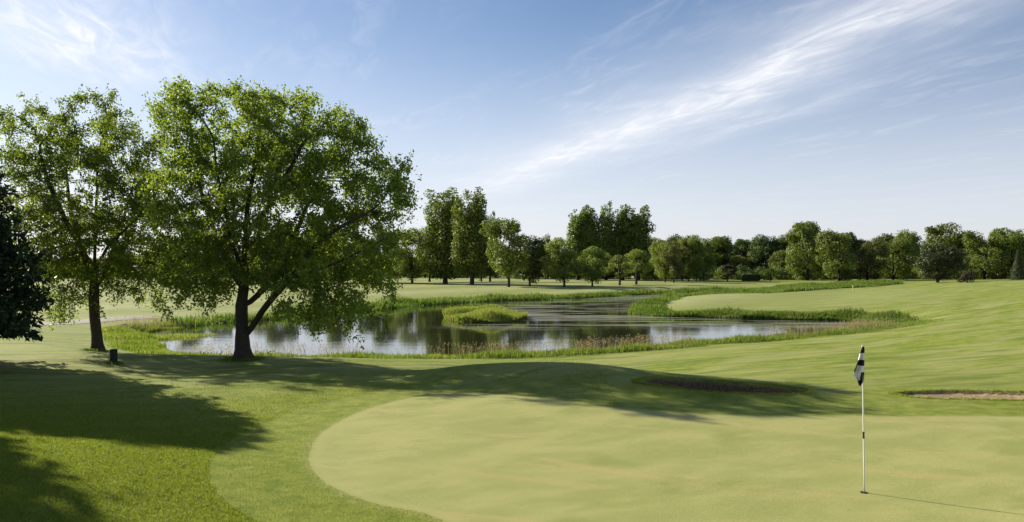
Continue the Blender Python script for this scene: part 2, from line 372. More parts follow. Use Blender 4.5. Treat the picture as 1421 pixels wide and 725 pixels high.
# water
wm, nt, out = new_mat('pond_water'); geo = N(nt, 'ShaderNodeNewGeometry'); pos = geo.outputs['Position']
sp = N(nt, 'ShaderNodeSeparateXYZ'); nt.links.new(pos, sp.inputs[0])
rip = noise(nt, vscale(pos, (.5, 1.4, 1)), 2.2, 4, .55); rip2 = noise(nt, vscale(pos, (.3, .9, 1)), .35, 3, .5)
nrm = bump(nt, rip, .05, .03); nrm = bump(nt, rip2, .05, .12, nrm)
film = noise(nt, vscale(pos, (.055, .34, 1), .1), 1.0, 8, .68, .6)
fm = math_n(nt, 'MULTIPLY', sstep(nt, film, .51, .57), math_n(nt, 'MULTIPLY', sstep(nt, sp.outputs[1], 58, 72), sstep(nt, math_n(nt, 'ADD', sp.outputs[0], math_n(nt, 'MULTIPLY', sp.outputs[1], .0)), -8, 2)))
p1 = N(nt, 'ShaderNodeBsdfPrincipled'); p1.inputs['Base Color'].default_value = (.020, .022, .010, 1); p1.inputs['Roughness'].default_value = .045
p1.inputs['IOR'].default_value = 1.40; p1.inputs['Specular IOR Level'].default_value = .8; nt.links.new(nrm, p1.inputs['Normal'])
p2 = N(nt, 'ShaderNodeBsdfPrincipled'); p2.inputs['Base Color'].default_value = (.19, .18, .12, 1); p2.inputs['Roughness'].default_value = .5; p2.inputs['Specular IOR Level'].default_value = .5
mx = N(nt, 'ShaderNodeMixShader'); nt.links.new(math_n(nt, 'MULTIPLY', fm, .8), mx.inputs[0]); nt.links.new(p1.outputs[0], mx.inputs[1]); nt.links.new(p2.outputs[0], mx.inputs[2])
nt.links.new(mx.outputs[0], out.inputs[0])
x0, y0 = pond.min(0)-4; x1, y1 = pond.max(0)+4
# the water sheet is the pond's own outline, pushed a little into its banks
cen = pond.mean(0); e = np.roll(pond, -1, 0)-np.roll(pond, 1, 0); nrmv = np.stack([e[:, 1], -e[:, 0]], -1); nrmv /= np.linalg.norm(nrmv, axis=1)[:, None]
if sdist(np.array([pond[0, 0]+nrmv[0, 0]*.2]), np.array([pond[0, 1]+nrmv[0, 1]*.2]), pond)[0] < 0: nrmv = -nrmv
wp = pond+nrmv*.12
import bmesh
bm = bmesh.new(); vs = [bm.verts.new((p[0], p[1], ZW+.012)) for p in wp]; f_ = bm.faces.new(vs); f_.normal_update()
if f_.normal.z < 0: f_.normal_flip()
bmesh.ops.triangulate(bm, faces=bm.faces[:]); wme = bpy.data.meshes.new('pond_water'); bm.to_mesh(wme); bm.free()
tag(obj('pond_water', wme, wm), kind='structure')

# cart path at far left
pm = simple('path_gravel', (.30, .29, .25), .9, .2, .2, 6, .3)
pl = [px_pt(x, y, -.5) for x, y in [(-500,470),(-250,463),(-90,458),(0,454),(60,449.5),(110,445),(150,441),(215,437)]]
pv = []
for i, p in enumerate(pl):
    a = np.array(pl[max(i-1, 0)][:2]); b = np.array(pl[min(i+1, len(pl)-1)][:2]); d = (b-a)/np.linalg.norm(b-a); pv.append((np.array(p[:2]), np.array([-d[1], d[0]])))
P_ = []; 
for i in range(len(pv)-1):
    for k in range(14):
        t = k/14; c = pv[i][0]*(1-t)+pv[i+1][0]*t; nn = pv[i][1]*(1-t)+pv[i+1][1]*t
        P_.append([c+nn*w for w in np.linspace(-1.15, 1.15, 6)])
P_ = np.array(P_); Zp = height(P_[..., 0], P_[..., 1])+.02
id2 = np.arange(P_.shape[0]*6).reshape(-1, 6); f2 = np.stack([id2[:-1, :-1], id2[:-1, 1:], id2[1:, 1:], id2[1:, :-1]], -1).reshape(-1, 4)
tag(obj('cart_path', np_mesh('cart_path', np.concatenate([P_, Zp[..., None]], -1).reshape(-1, 3), f2[:, ::-1], True), pm), kind='structure')

# ------------------------------------------------------------ foliage materials
def leaf_mat(name, dark, light, trans, tw=.45, rough=.55, hue=.018):
    m, nt, out = new_mat(name); g = N(nt, 'ShaderNodeNewGeometry'); oi = N(nt, 'ShaderNodeObjectInfo')
    c = mixc(nt, g.outputs['Random Per Island'], dark, light)
    t = N(nt, 'ShaderNodeTexCoord'); big = noise(nt, t.outputs['Object'], .55, 3)
    c = mixc(nt, sstep(nt, big, .4, .65, 0, .45), c, light)
    hs = N(nt, 'ShaderNodeHueSaturation'); nt.links.new(c, hs.inputs['Color'])
    nt.links.new(math_n(nt, 'ADD', math_n(nt, 'MULTIPLY', oi.outputs['Random'], hue), .5-hue/2), hs.inputs['Hue'])
    nt.links.new(math_n(nt, 'ADD', math_n(nt, 'MULTIPLY', oi.outputs['Random'], .30), .85), hs.inputs['Value'])
    p = N(nt, 'ShaderNodeBsdfPrincipled'); nt.links.new(hs.outputs[0], p.inputs['Base Color']); p.inputs['Roughness'].default_value = rough; p.inputs['Specular IOR Level'].default_value = .3
    tr = N(nt, 'ShaderNodeBsdfTranslucent'); nt.links.new(mixc(nt, 1.0, hs.outputs[0], trans, 'MULTIPLY'), tr.inputs[0])
    mx = N(nt, 'ShaderNodeMixShader'); mx.inputs[0].default_value = tw
    nt.links.new(p.outputs[0], mx.inputs[1]); nt.links.new(tr.outputs[0], mx.inputs[2]); nt.links.new(mx.outputs[0], out.inputs[0]); return m
LM = {
 'hero': leaf_mat('leaves_locust', (.076, .110, .022), (.168, .210, .046), (1.9, 2.05, .8), .50, .55, .0),
 'mid': leaf_mat('leaves_mid_green', (.086, .118, .022), (.172, .208, .044), (1.5, 1.7, .8), .32),
 'light': leaf_mat('leaves_pale_green', (.115, .155, .030), (.200, .235, .054), (1.5, 1.6, .8), .38),
 'dark': leaf_mat('leaves_dark_green', (.048, .076, .018), (.098, .136, .034), (1.4, 1.6, .8), .25),
 'yellow': leaf_mat('leaves_olive', (.085, .105, .028), (.150, .165, .055), (1.5, 1.5, .8), .35),
 'spruce': leaf_mat('needles_dark', (.016, .034, .010), (.040, .068, .020), (1, 1, 1), .12),
 'bluish': leaf_mat('needles_grey_green', (.040, .058, .020), (.078, .100, .034), (1, 1, 1), .12),
 'red': leaf_mat('leaves_dull_purple', (.035, .028, .018), (.065, .050, .028), (1, 1, 1), .2)}
bark = simple('bark', (.060, .048, .036), .9, .15, .45, 5.0, .8)
bark_far = simple('bark_far', (.055, .045, .035), .9, .1, .3, 2.0, .3)

def leaf_quads(P, size, nrm=None, aspect=.62, droop=0.0, r=rng, bias=.0):
    """rhombic leaf quads at points P"""
    n = len(P); d = r.normal(size=(n, 3))
    if nrm is not None: d = d*(1-bias)+nrm*bias*1.6
    d /= np.linalg.norm(d, axis=1)[:, None]
    a = r.normal(size=(n, 3)); a[:, 2] -= droop; a -= (a*d).sum(1)[:, None]*d; a /= np.linalg.norm(a, axis=1)[:, None]
    b = np.cross(d, a); s = size*r.uniform(.65, 1.3, n)[:, None]
    V = np.stack([P, P+a*s*.5+b*s*aspect*.5, P+a*s, P+a*s*.5-b*s*aspect*.5], 1)
    V[:, 1] += d*s*.10; V[:, 3] += d*s*.10
    return V.reshape(-1, 3), np.arange(4*n).reshape(-1, 4)
def tube(path, rad, sides=6):
    path = np.asarray(path, float); k = len(path); t = np.gradient(path, axis=0); t /= np.linalg.norm(t, axis=1)[:, None]+1e-9
    up = np.array([0.31, 0.2, .1]); up = up/np.linalg.norm(up)
    ref = np.where(np.abs(t @ np.array([0, 0, 1.0]))[:, None] > .9, np.array([1.0, 0, 0]), np.array([0, 0, 1.0]))
    ref = np.repeat(ref[:1], k, 0) if True else ref
    u = np.cross(t, ref); bad = np.linalg.norm(u, axis=1) < .15; u[bad] = np.cross(t[bad], [0, 1.0, 0.2]); u /= np.linalg.norm(u, axis=1)[:, None]; v = np.cross(t, u)
    an = np.arange(sides)*2*math.pi/sides
    V = path[:, None]+(u[:, None]*np.cos(an)[None, :, None]+v[:, None]*np.sin(an)[None, :, None])*np.asarray(rad)[:, None, None]
    i = np.arange(k*sides).reshape(k, sides); j = np.roll(i, -1, 1)
    return V.reshape(-1, 3), np.stack([i[:-1], j[:-1], j[1:], i[1:]], -1).reshape(-1, 4)
def join(parts):
    vs, fs, o = [], [], 0
    for v, f in parts: vs.append(v); fs.append(f+o); o += len(v)
    return np.concatenate(vs), np.concatenate(fs)

# ------------------------------------------------------------ the two large trees: limbs grown by space colonisation
def grow(limbs, ell, n_attr, step, r, kill=.55, infl=3.2, iters=120, clump=.0):
    """limbs: list of polylines (first starts at base). ell: ellipsoids (cx,cy,cz,rx,ry,rz). returns nodes,parent"""
    nodes, par = [], []
    for L in limbs:
        L = np.asarray(L, float); start = None
        if nodes: start = int(np.argmin(np.linalg.norm(np.array(nodes)-L[0], axis=1)))
        else: nodes.append(L[0]); par.append(-1); start = 0
        cur = start
        for a, b in zip(L[:-1], L[1:]):
            k = max(1, int(np.linalg.norm(b-a)/step))
            for j in range(1, k+1): nodes.append(a+(b-a)*j/k+r.normal(size=3)*.02); par.append(cur); cur = len(nodes)-1
    E = np.array(ell); vol = E[:, 3]*E[:, 4]*E[:, 5]; pick = r.choice(len(E), n_attr, p=vol/vol.sum())
    d = r.normal(size=(n_attr, 3)); d /= np.linalg.norm(d, axis=1)[:, None]; d *= (r.uniform(.12, 1, n_attr)**(1/3))[:, None]
    At = E[pick, :3]+d*E[pick, 3:]
    At0 = At.copy()
    for it in range(iters):
        if not len(At): break
        Nn = np.array(nodes)
        D = ((At[:, None]-Nn[None])**2).sum(-1); c = D.argmin(1); dm = np.sqrt(D[np.arange(len(At)), c])
        keep = dm > kill; act = keep & (dm < (infl if it > 3 else 9))
        if not act.any():
            act = keep
            if not act.any(): break
        new = {}
        for ai in np.where(act)[0]:
            v = At[ai]-Nn[c[ai]]; new.setdefault(int(c[ai]), []).append(v/np.linalg.norm(v))
        for ni, vs in new.items():
            v = np.sum(vs, 0)+r.normal(size=3)*.15+np.array([0, 0, .05]); v /= np.linalg.norm(v)+1e-9
            nodes.append(Nn[ni]+v*step); par.append(ni)
        At = At[keep]
    return np.array(nodes), np.array(par), At0
def skeleton_mesh(nodes, par, r_tip, r_base, flare=True, expo=2.3):
    n = len(nodes); ch = [[] for _ in range(n)]
    for i, p in enumerate(par):
        if p >= 0: ch[p].append(i)
    rad = np.zeros(n)
    for i in range(n-1, -1, -1):
        rad[i] = (sum(rad[c]**expo for c in ch[i]))**(1/expo) if ch[i] else r_tip
    k = math.log(r_base/r_tip)/math.log(max(rad[0]/r_tip, 1.01)); rad = r_tip*(rad/r_tip)**k
    parts = []
    stack = [(0, -1)]
    while stack:
        s, p = stack.pop(); path = [nodes[p]] if p >= 0 else []; rr = [rad[s]] if p >= 0 else []; cur = s
        while True:
            path.append(nodes[cur]); rr.append(rad[cur])
            if not ch[cur]: break
            o = sorted(ch[cur], key=lambda c: -rad[c])
            for q in o[1:]: stack.append((q, cur))
            cur = o[0]
        if len(path) < 2: continue
        path = np.array(path); rr = np.array(rr)
        if len(path) > 4: path[1:-1] = .25*path[:-2]+.5*path[1:-1]+.25*path[2:]
        if p < 0 and flare:
            z = path[:, 2]-path[0, 2]; rr = rr*(1+.75*np.exp(-z/.22)); path[0, 2] -= .15
        parts.append(tube(path, rr, 12 if rr[0] > .12 else (6 if rr[0] > .04 else 4)))
    return join(parts), rad, ch
def hero(name, base_px, base_py, limbs_px, ells_px, label, r_base, leaves, n_attr, seed, leaf=.15, droopers=(), yoff=0.0, sparse=None):
    r = np.random.default_rng(seed); X, Y, Z = ground_at(base_px, base_py)
    def L(px, py, dy=0.0):  # local metres from the base
        return np.array([(px-CX)/F*(Y+dy)-X, dy, H-(py-HY)/F*(Y+dy)-Z])
    s = Y/F
    limbs = [[L(*p) for p in l] for l in limbs_px]; limbs[0][0] = np.array([0, 0, 0.])
    ell = [(*L(a, b, c), rx*s, ry, rz*s) for a, b, c, rx, rz, ry in ells_px]
    nodes, par, At = grow(limbs, ell, n_attr, .32, r)
    (v, f), rad, ch = skeleton_mesh(nodes, par, .012, r_base)
    root = empty(name, (X, Y, Z)); tag(root, label, 'tree')
    obj('trunk', np_mesh('trunk', v, f, True), bark, root)
    tips = np.where(rad < .03)[0]; z = nodes[tips][:, 2]; tips = tips[z > 1.6]
    # twigs: short sprays off thin nodes, leaves strung along them
    cand = nodes[tips]; w = np.ones(len(cand))
    nsp = leaves//16; ci = r.choice(len(cand), nsp, p=w/w.sum()); c = cand[ci]
    parp = nodes[par[tips[ci]]]; dirv = c-parp; dirv /= np.linalg.norm(dirv, axis=1)[:, None]+1e-9
    dirv = dirv*.5+r.normal(size=(nsp, 3))*.6; dirv[:, 2] -= .18; dirv /= np.linalg.norm(dirv, axis=1)[:, None]
    ln = r.uniform(.25, .8, nsp)[:, None]
    t = r.uniform(.1, 1, (nsp, 16)); Pp = c[:, None]+dirv[:, None]*(ln*t)[..., None]; Pp[..., 2] -= .22*(t*ln)**2
    Pp = Pp+r.normal(size=Pp.shape)*.065
    Pp = Pp.reshape(-1, 3)
    parts = [leaf_quads(Pp, leaf, None, .68, .4, r)]
    # hanging sprays along the lower edge
    for (a, b, dy, spread, cnt, length) in droopers:
        for _ in range(cnt):
            q = L(a+r.normal()*spread, b+r.normal()*spread*.35, dy+r.normal()*1.1); m = 60; tt = r.uniform(0, 1, m)
            pp = q+np.stack([r.normal()*.25*tt, r.normal()*.25*tt, -length*r.uniform(.5, 1)*tt], -1)+r.normal(size=(m, 3))*.08
            parts.append(leaf_quads(pp, leaf, None, .68, .8, r))
    v, f = join(parts)
    obj('crown', np_mesh('crown', v, f), LM['hero'], root)
    return root
hero('broadleaf_tree', 338, 499,
 [[(338,499),(336,470),(335,436,0),(338,400,0),(341,360,0),(342,300,.3),(352,235,.2),(362,175,0)],
  [(345,466,0),(358,440,-.3),(376,416,-.8),(404,386,-1.3),(432,345,-1.6),(470,316,-1.8),(520,290,-1.8)],
  [(341,430,0),(362,405,.6),(388,384,1.3),(402,345,2.0),(425,290,2.4),(450,235,2.6)],
  [(335,400,0),(318,370,.6),(300,330,1.0),(280,270,1.4),(265,210,1.4)],
  [(338,380,0),(322,340,-.8),(312,290,-1.6),(300,230,-2.2)],
  [(342,330,.2),(370,290,-.8),(400,240,-1.6),(425,190,-1.8)],
  [(404,386,-1.3),(450,372,-2.0),(500,350,-2.2),(535,330,-2.2)]],
 [(315,172,0,98,62,3.6),(410,190,0,85,72,3.8),(470,235,0,75,70,3.4),(535,260,-.5,52,55,2.4),(400,280,0,120,95,4.6),(285,290,0,72,110,3.6),
  (500,345,-.8,62,62,2.8),(420,370,-.5,95,45,3.6),(265,385,.5,62,42,2.8),(460,405,-1.2,52,26,2.2),(240,160,0,30,32,1.8),(240,260,.6,40,60,2.6),(505,200,0,34,34,1.8),(565,262,-.5,24,22,1.3)],
 'largest leafy tree, its broad open crown over a forked dark trunk at the pond edge', .28, 122000, 1500, 5, .108,
 [(460,425,-2,22,22,1.3),(430,418,-2,30,22,1.0),(490,415,-2,22,14,1.2),(505,400,-2,18,10,1.0),(400,420,-1,20,8,.7),(250,405,0,22,10,.9),(300,408,1,20,6,.7),(535,385,-2,10,6,.9)])
hero('broadleaf_tree', 136, 488,
 [[(136,488),(133,455),(130,425),(131,395,0),(132,340,.2),(134,280,.3),(136,210,.3)],
  [(131,395,0),(120,365,-.4),(108,335,-.8),(88,303,-1.2),(66,250,-1.6),(52,200,-1.8)],
  [(132,402,0),(146,380,.5),(156,350,.9),(172,300,1.4),(190,240,1.6)],
  [(131,380,0),(150,340,-.8),(172,320,-1.6),(205,290,-2.2)],
  [(131,370,0),(112,345,1.2),(95,280,2.0),(90,210,2.2)]],
 [(45,190,0,55,62,3.0),(135,185,0,52,64,3.2),(185,235,0,50,62,3.0),(110,270,0,95,85,3.8),(200,320,0,72,72,3.2),(60,330,0,62,70,3.0),(235,370,.5,46,44,2.4),(130,350,0,90,48,3.4),(10,260,0,52,80,2.6),(165,390,0,46,24,2.2),(80,395,0,36,24,2.2)],
 'slimmer airy leafy tree at left with a dark trunk, beside the short dark bin', .225, 86000, 1100, 9, .108,
 [(92,415,0,12,10,1.2),(170,402,0,22,10,.8),(215,405,0,18,8,.8),(80,425,-.5,6,6,1.0)])

# ------------------------------------------------------------ prototypes of the distant trees (built about 13 m tall)
def far_tree_proto(kind, seed):
    """returns (trunk mesh, crown mesh, height, half width) at true size"""
    r = np.random.default_rng(seed); lobes = []; parts = []; Ht, W, tb, lsz, nleaf = 13.0, 5.2, 1.4, .36, 9500
    if kind == 'round':                  # rounded maple
        for _ in range(34):
            z = r.uniform(.0, 1); rr = W*math.sqrt(max(0, 1-(2*z**.8-1)**2))*.72; a = r.uniform(0, 6.28); q = r.uniform(.35, 1)**.5
            lobes.append((rr*q*math.cos(a), rr*q*math.sin(a), tb+.9+(Ht-tb-2.1)*z, *(r.uniform(1.1, 1.8)*np.array([1, 1, .85]))))
        for _ in range(8): lobes.append((r.normal()*.9, r.normal()*.9, tb+.6+(Ht-tb)*r.uniform(.0, .5), 1.5, 1.5, 1.3))
    elif kind == 'spread':               # park tree, crown wider above, gaps
        tb = 1.5
        for _ in range(30):
            z = r.uniform(0, 1); rr = W*(.70+.30*math.sin(z*2.6))*.80; a = r.uniform(0, 6.28); q = r.uniform(.2, 1)**.5
            lobes.append((rr*q*math.cos(a), rr*q*math.sin(a), tb+1+(Ht-tb-1.9)*z*(1-.28*q*q), *(r.uniform(.8, 1.5)*np.array([1.1, 1.1, .75]))))
        for _ in range(9): lobes.append((r.normal()*1.2, r.normal()*1.2, tb+.6+(Ht-tb)*r.uniform(.0, .45), 1.5, 1.5, 1.2))
    elif kind == 'oak':                  # big woodland edge tree, foliage to the ground in shelves
        tb, nleaf, lsz = .1, 13000, .38
        for _ in range(int(r.integers(34, 58))):
            z = r.uniform(0, 1); rr = W*(.75+.25*math.sin(z*3.1))*math.sqrt(1-.75*z**4)*.82; a = r.uniform(0, 6.28); q = r.uniform(.4, 1)**.5
            lobes.append((rr*q*math.cos(a), rr*q*math.sin(a), tb+.8+(Ht-tb-2.2)*z, *(r.uniform(1.1, 2.1)*np.array([1, 1, .8]))))
    elif kind == 'poplar':               # several upright plumes
        Ht, W, tb, nleaf, lsz = 20.0, 3.0, 2.5, 15000, .42
        for k in range(5):
            a = k*1.256+r.uniform(-.3, .3); ox, oy = 1.5*math.cos(a), 1.5*math.sin(a); top = Ht*(1-.18*r.uniform(0, 1)) if k else Ht
            for j in range(13):
                z = j/12; s = 1.35*(1-.55*z**2.6)*r.uniform(.6, 1.3)
                lobes.append((ox*(1-.2*z)+r.normal()*.35, oy*(1-.2*z)+r.normal()*.35, tb+(top-tb-.8)*z+.4, s, s, s*1.35))
    elif kind == 'cottonwood':           # tall with ragged upright lobes
        Ht, W, tb, nleaf, lsz = 21.0, 4.6, 2.0, 22000, .42
        for k in range(8):
            a = k*.785+r.uniform(-.3, .3); o = r.uniform(1.2, 2.9); top = Ht*r.uniform(.84, 1.0); z0 = r.uniform(.0, .2)
            for j in range(11):
                z = z0+(1-z0)*j/10; s = 1.95*(1-.55*z**2.4)*r.uniform(.7, 1.15)
                q = .55+.45*math.sin(min(z*2.4, 1.57))
                lobes.append((o*q*math.cos(a)+r.normal()*.45, o*q*math.sin(a)+r.normal()*.45, tb+(top-tb-1)*z+.5, s, s, s*1.15))
    elif kind == 'small':                # young lawn tree
        Ht, W, tb, lsz, nleaf = 7.0, 2.4, 1.6, .22, 3600
        for _ in range(16):
            z = r.uniform(0, 1); rr = W*math.sqrt(max(.05, 1-(2*z-1)**2))*.72; a = r.uniform(0, 6.28); q = r.uniform(.2, 1)**.5
            lobes.append((rr*q*math.cos(a), rr*q*math.sin(a), tb+.6+(Ht-tb-1.2)*z, *(r.uniform(.5, .95)*np.array([1, 1, .8]))))
    elif kind == 'bush':
        Ht, W, tb, lsz, nleaf = 4.0, 2.2, .1, .22, 2600
        for _ in range(14):
            z = r.uniform(0, 1); rr = W*.7*(1-.35*z); a = r.uniform(0, 6.28); q = r.uniform(.2, 1)**.5
            lobes.append((rr*q*math.cos(a), rr*q*math.sin(a), .6+(Ht-1.4)*z, *(r.uniform(.6, 1.0)*np.array([1, 1, .9]))))
    if kind in ('oak', 'round', 'spread'):          # uneven outline: a few bulges and a lean of its own
        for _ in range(int(r.integers(2, 5))):
            a = r.uniform(0, 6.28); zc_ = r.uniform(.35, .98); o = W*r.uniform(.35, .75); c_ = (o*math.cos(a), o*math.sin(a), tb+(Ht-tb-.8)*zc_)
            for _k in range(5):
                s = r.uniform(.6, 1.3); lobes.append((c_[0]+r.normal()*.8, c_[1]+r.normal()*.8, min(c_[2]+r.normal()*.7, Ht-.5), s, s, s*.8))
        lx, ly = r.normal()*.06, r.normal()*.06
        lobes = [(l[0]+lx*l[2], l[1]+ly*l[2], *l[2:]) for l in lobes]
    if kind == 'conifer':
        Ht, W, tb, lsz = 9.0, 2.9, .4, .26; P, Nn = [], []
        for lev in np.linspace(.5, Ht-.15, 34):
            R = W*(1-(lev/Ht)**1.15)**.9; nb = max(5, int(5+R*4.5)); ph = r.uniform(0, 6.28)
            for k in range(nb):
                a = ph+6.283*k/nb+r.normal()*.12; L = R*r.uniform(.72, 1.08); t = r.uniform(.15, 1, 30)
                pp = np.stack([np.cos(a)*L*t, np.sin(a)*L*t, lev-.32*L*t**1.5+np.zeros(30)], -1)+r.normal(size=(30, 3))*np.array([.12, .12, .07])
                P.append(pp); Nn.append(np.tile([math.cos(a)*.6, math.sin(a)*.6, .8], (30, 1)))
        P = np.concatenate(P); Nn = np.concatenate(Nn); V = leaf_quads(P, lsz, Nn, .5, .3, r, .5)
        tv = tube([(0, 0, -.3), (0, 0, Ht*.5), (0, 0, Ht*.97)], [.2, .12, .02], 6)
        return np_mesh('trunk', *tv, True), np_mesh('crown', *V), Ht, W
    Lb = np.array(lobes); vol = (Lb[:, 3]*Lb[:, 4]*Lb[:, 5])**(2/3); ci = r.choice(len(Lb), nleaf, p=vol/vol.sum())
    d = r.normal(size=(nleaf, 3)); d /= np.linalg.norm(d, axis=1)[:, None]
    q = 1-np.abs(r.normal(size=nleaf))*.22
    ripple = 1+.22*np.sin(d[:, 0]*5+ci)*np.cos(d[:, 2]*6+ci*1.7)
    P = Lb[ci, :3]+d*Lb[ci, 3:]*(q*ripple)[:, None]
    keep = P[:, 2] > tb*.55; P, d = P[keep], d[keep]
    V = leaf_quads(P, lsz, d, .75, .2, r, .55)
    # trunk and limbs
    parts = []; R0 = Ht*.017+.05
    parts.append(tube([(0, 0, -.4), (0, 0, .3), (.05, 0, tb), (.1, .05, Ht*.5), (0, 0, Ht*.82)], [R0*1.5, R0*1.1, R0*.9, R0*.5, R0*.1], 8))
    for j in r.choice(len(Lb), min(9, len(Lb)), replace=False):
        e = Lb[j, :3]; s0 = min(tb*r.uniform(.8, 1.3), e[2]*.8); parts.append(tube([(0, 0, s0), (e[0]*.45, e[1]*.45, s0+(e[2]-s0)*.55), tuple(e)], [R0*.5, R0*.3, R0*.08], 5))
    v, f = join(parts)
    return np_mesh('trunk', v, f, True), np_mesh('crown', *V), Ht, float(np.percentile(np.abs(P[:, 0]), 98))
_protos = {}
NV = {'round': 6, 'spread': 4, 'oak': 9, 'poplar': 3, 'cottonwood': 2, 'small': 3, 'bush': 2, 'conifer': 2}
for k_, n_ in NV.items():
    for j_ in range(n_): _protos[(k_, j_)] = far_tree_proto(k_, 100+17*j_+len(k_)*7)
_cnt = {}
_mesh_by = {}
def crown_mesh(kind, var, mat):
    key = (kind, var, mat)
    if key not in _mesh_by:
        me = _protos[(kind, var)][1]; me = me.copy() if len(me.materials) else me
        me.materials.clear(); me.materials.append(LM[mat]); _mesh_by[key] = me
    return _mesh_by[key]
NAMES = {'round': 'broadleaf_tree', 'spread': 'broadleaf_tree', 'oak': 'woodland_tree', 'poplar': 'poplar_tree', 'cottonwood': 'cottonwood_tree', 'small': 'young_tree', 'bush': 'shrub', 'conifer': 'conifer_tree'}
rt = random.Random(4)
def far_tree(kind, mat, px, base, top, hw, label, group=None, Yd=None, cat=None):
    if Yd is None: X, Y, Z = ground_at(px, base)
    else: Y = Yd; X = (px-CX)/F*Y; Z = ground_z(X, Y)
    var = _cnt.get(kind, 0) % NV[kind]; _cnt[kind] = _cnt.get(kind, 0)+1
    tr, cr, ht, w = _protos[(kind, var)]
    ztop = H-(top-HY)/F*Y; hgt = ztop-Z; sx = hw/F*Y/w; sz = hgt/ht
    root = empty(NAMES[kind], (X, Y, Z-.05), rt.uniform(0, 6.28), (sx, sx, sz))
    tag(root, label, cat or ('shrub' if kind == 'bush' else 'tree'), group)
    if not len(tr.materials): tr.materials.append(bark_far)
    c = bpy.data.objects.new('crown', crown_mesh(kind, var, mat)); link(c, root)
    t = bpy.data.objects.new('trunk', tr); link(t, root)
    return root
G1 = 'park trees on the far fairway'; G2 = 'tall poplars above the far grove'; G3 = 'small trees of the thin-trunked grove'; G4 = 'trees along the edge of the right-hand wood'
far_tree('round','light',572,394,316,27,'pale green round tree nearest to the right side of the largest tree crown',G1)
far_tree('round','light',596,391.5,310,24,'pale green round tree touching the left side of the tall cottonwood pair',G1)
far_tree('cottonwood','mid',618,394,262,29,'left one of the two tall dark cottonwoods, broad and ragged topped')
far_tree('cottonwood','mid',655,395.5,261,23,'right one of the two tall dark cottonwoods, narrow with a flat top')
far_tree('poplar','dark',680,391,294,11,'dark pointed tree squeezed against the right side of the tall cottonwoods')
far_tree('small','mid',668,391,352,12,'little dark tree under the right cottonwood')
far_tree('round','mid',706,398.5,300,33,'large round-headed tree with twin trunks, right of the cottonwoods')
far_tree('round','dark',735,398,325,26,'dark low-branched tree overlapping the right side of the twin-trunked tree',G1)
far_tree('round','mid',757,388,322,12,'distant rounded treetop showing between the dark low tree and the pale spreading tree')
far_tree('round','light',783,398.5,329,23,'pale spreading lawn tree left of the poplars, casting a long shadow',G1)
far_tree('round','mid',822,397.5,341,22,'mid-green lawn tree with a leaning trunk in front of the left poplars',G1)
for x, t_, h_, s_ in ((802,290,18,'leftmost and lowest of the left poplar clump'),(818,284,16,'second poplar from the left, full plumed crown'),(841,280,15,'tallest middle poplar with open gaps on both sides'),(864,284,16,'fourth poplar from the left, dense with a blunt top'),(885,285,19,'rightmost and broadest poplar, sloping down on its right side')):
    far_tree('poplar','mid',x,388.8,t_,h_,s_,G2)
far_tree('small','light',860,396,352,16,'small bright yellow-green tree standing alone before the poplars')
far_tree('small','light',883,395,345,17,'small pale round tree with a thin trunk, right of the bright yellow-green tree')
far_tree('bush','light',905,390,362,12,'low pale bushy tree at the left end of the thin-trunked grove')
_ord = ['first','second','third','fourth','fifth','sixth','seventh']
for i, (x, b_, t_, h_) in enumerate(((915,390.5,336,13),(923,392,331,15),(935,392.5,329,16),(947,391,328,15),(956,391,330,15),(966,391,329,15),(976,390,331,15))):
    far_tree('round' if i % 2 else 'spread','light' if i in (0,1,3) else ('yellow' if i == 2 else 'mid'),x,b_,t_,h_,_ord[i]+' tree from the left in the thin-trunked grove',G3)
far_tree('small','red',1009.5,391,367,9,'small dark purplish tree alone on the lawn before the dark wood')
far_tree('oak','light',1029,387,352,13,'round pale tree leafy to the ground, behind the left end of the clipped hedge')
far_tree('bush','light',1057,386.5,364,11,'small pale bushy tree just right of the clipped hedge',None,None,'tree')
far_tree('small','mid',1069,390.5,371,7,'tiny thin-trunked tree right of the hedge at the lawn edge')
far_tree('oak','mid',1082,388,347,17,'medium tree leafy to the ground, left of the biggest woodland tree',G4)
far_tree('oak','mid',1121,389.5,306,33,'biggest woodland tree right of centre, broad crown above its neighbours',G4)
far_tree('oak','mid',1164,390.5,316,27,'second biggest woodland tree, its bushy crown against the biggest one',G4)
far_tree('oak','yellow',1203,389.8,331,22,'olive-tinted woodland tree right of the two biggest ones',G4)
far_tree('oak','mid',1240,389,330,25,'rounded woodland tree between the olive-tinted one and the far-right oak',G4)
far_tree('oak','mid',1256,386,318,18,'treetop rising behind the rounded woodland trees, left of the far-right oak',G4,250)
far_tree('oak','mid',1305,387,309,36,'high domed oak in the right-hand wood, behind the dark spreading tree',G4,230)
far_tree('round','bluish',1301,392.3,334,34,'dark grey-green spreading tree on a short trunk before the domed oak')
far_tree('bush','red',1342,392.5,376,10,'small dark round shrub on the lawn at the foot of the right-hand wood')
far_tree('oak','mid',1366,388,315,28,'broad woodland tree right of the domed oak',G4,215)
far_tree('oak','mid',1404,388,311,26,'tall woodland tree touching the right edge of the view',G4,215)
far_tree('oak','mid',1450,388,314,28,'woodland tree cut off by the right edge of the view',G4,215)
far_tree('conifer','bluish',1413,388.6,347,13,'small grey-green conifer at the right edge in front of the wood')
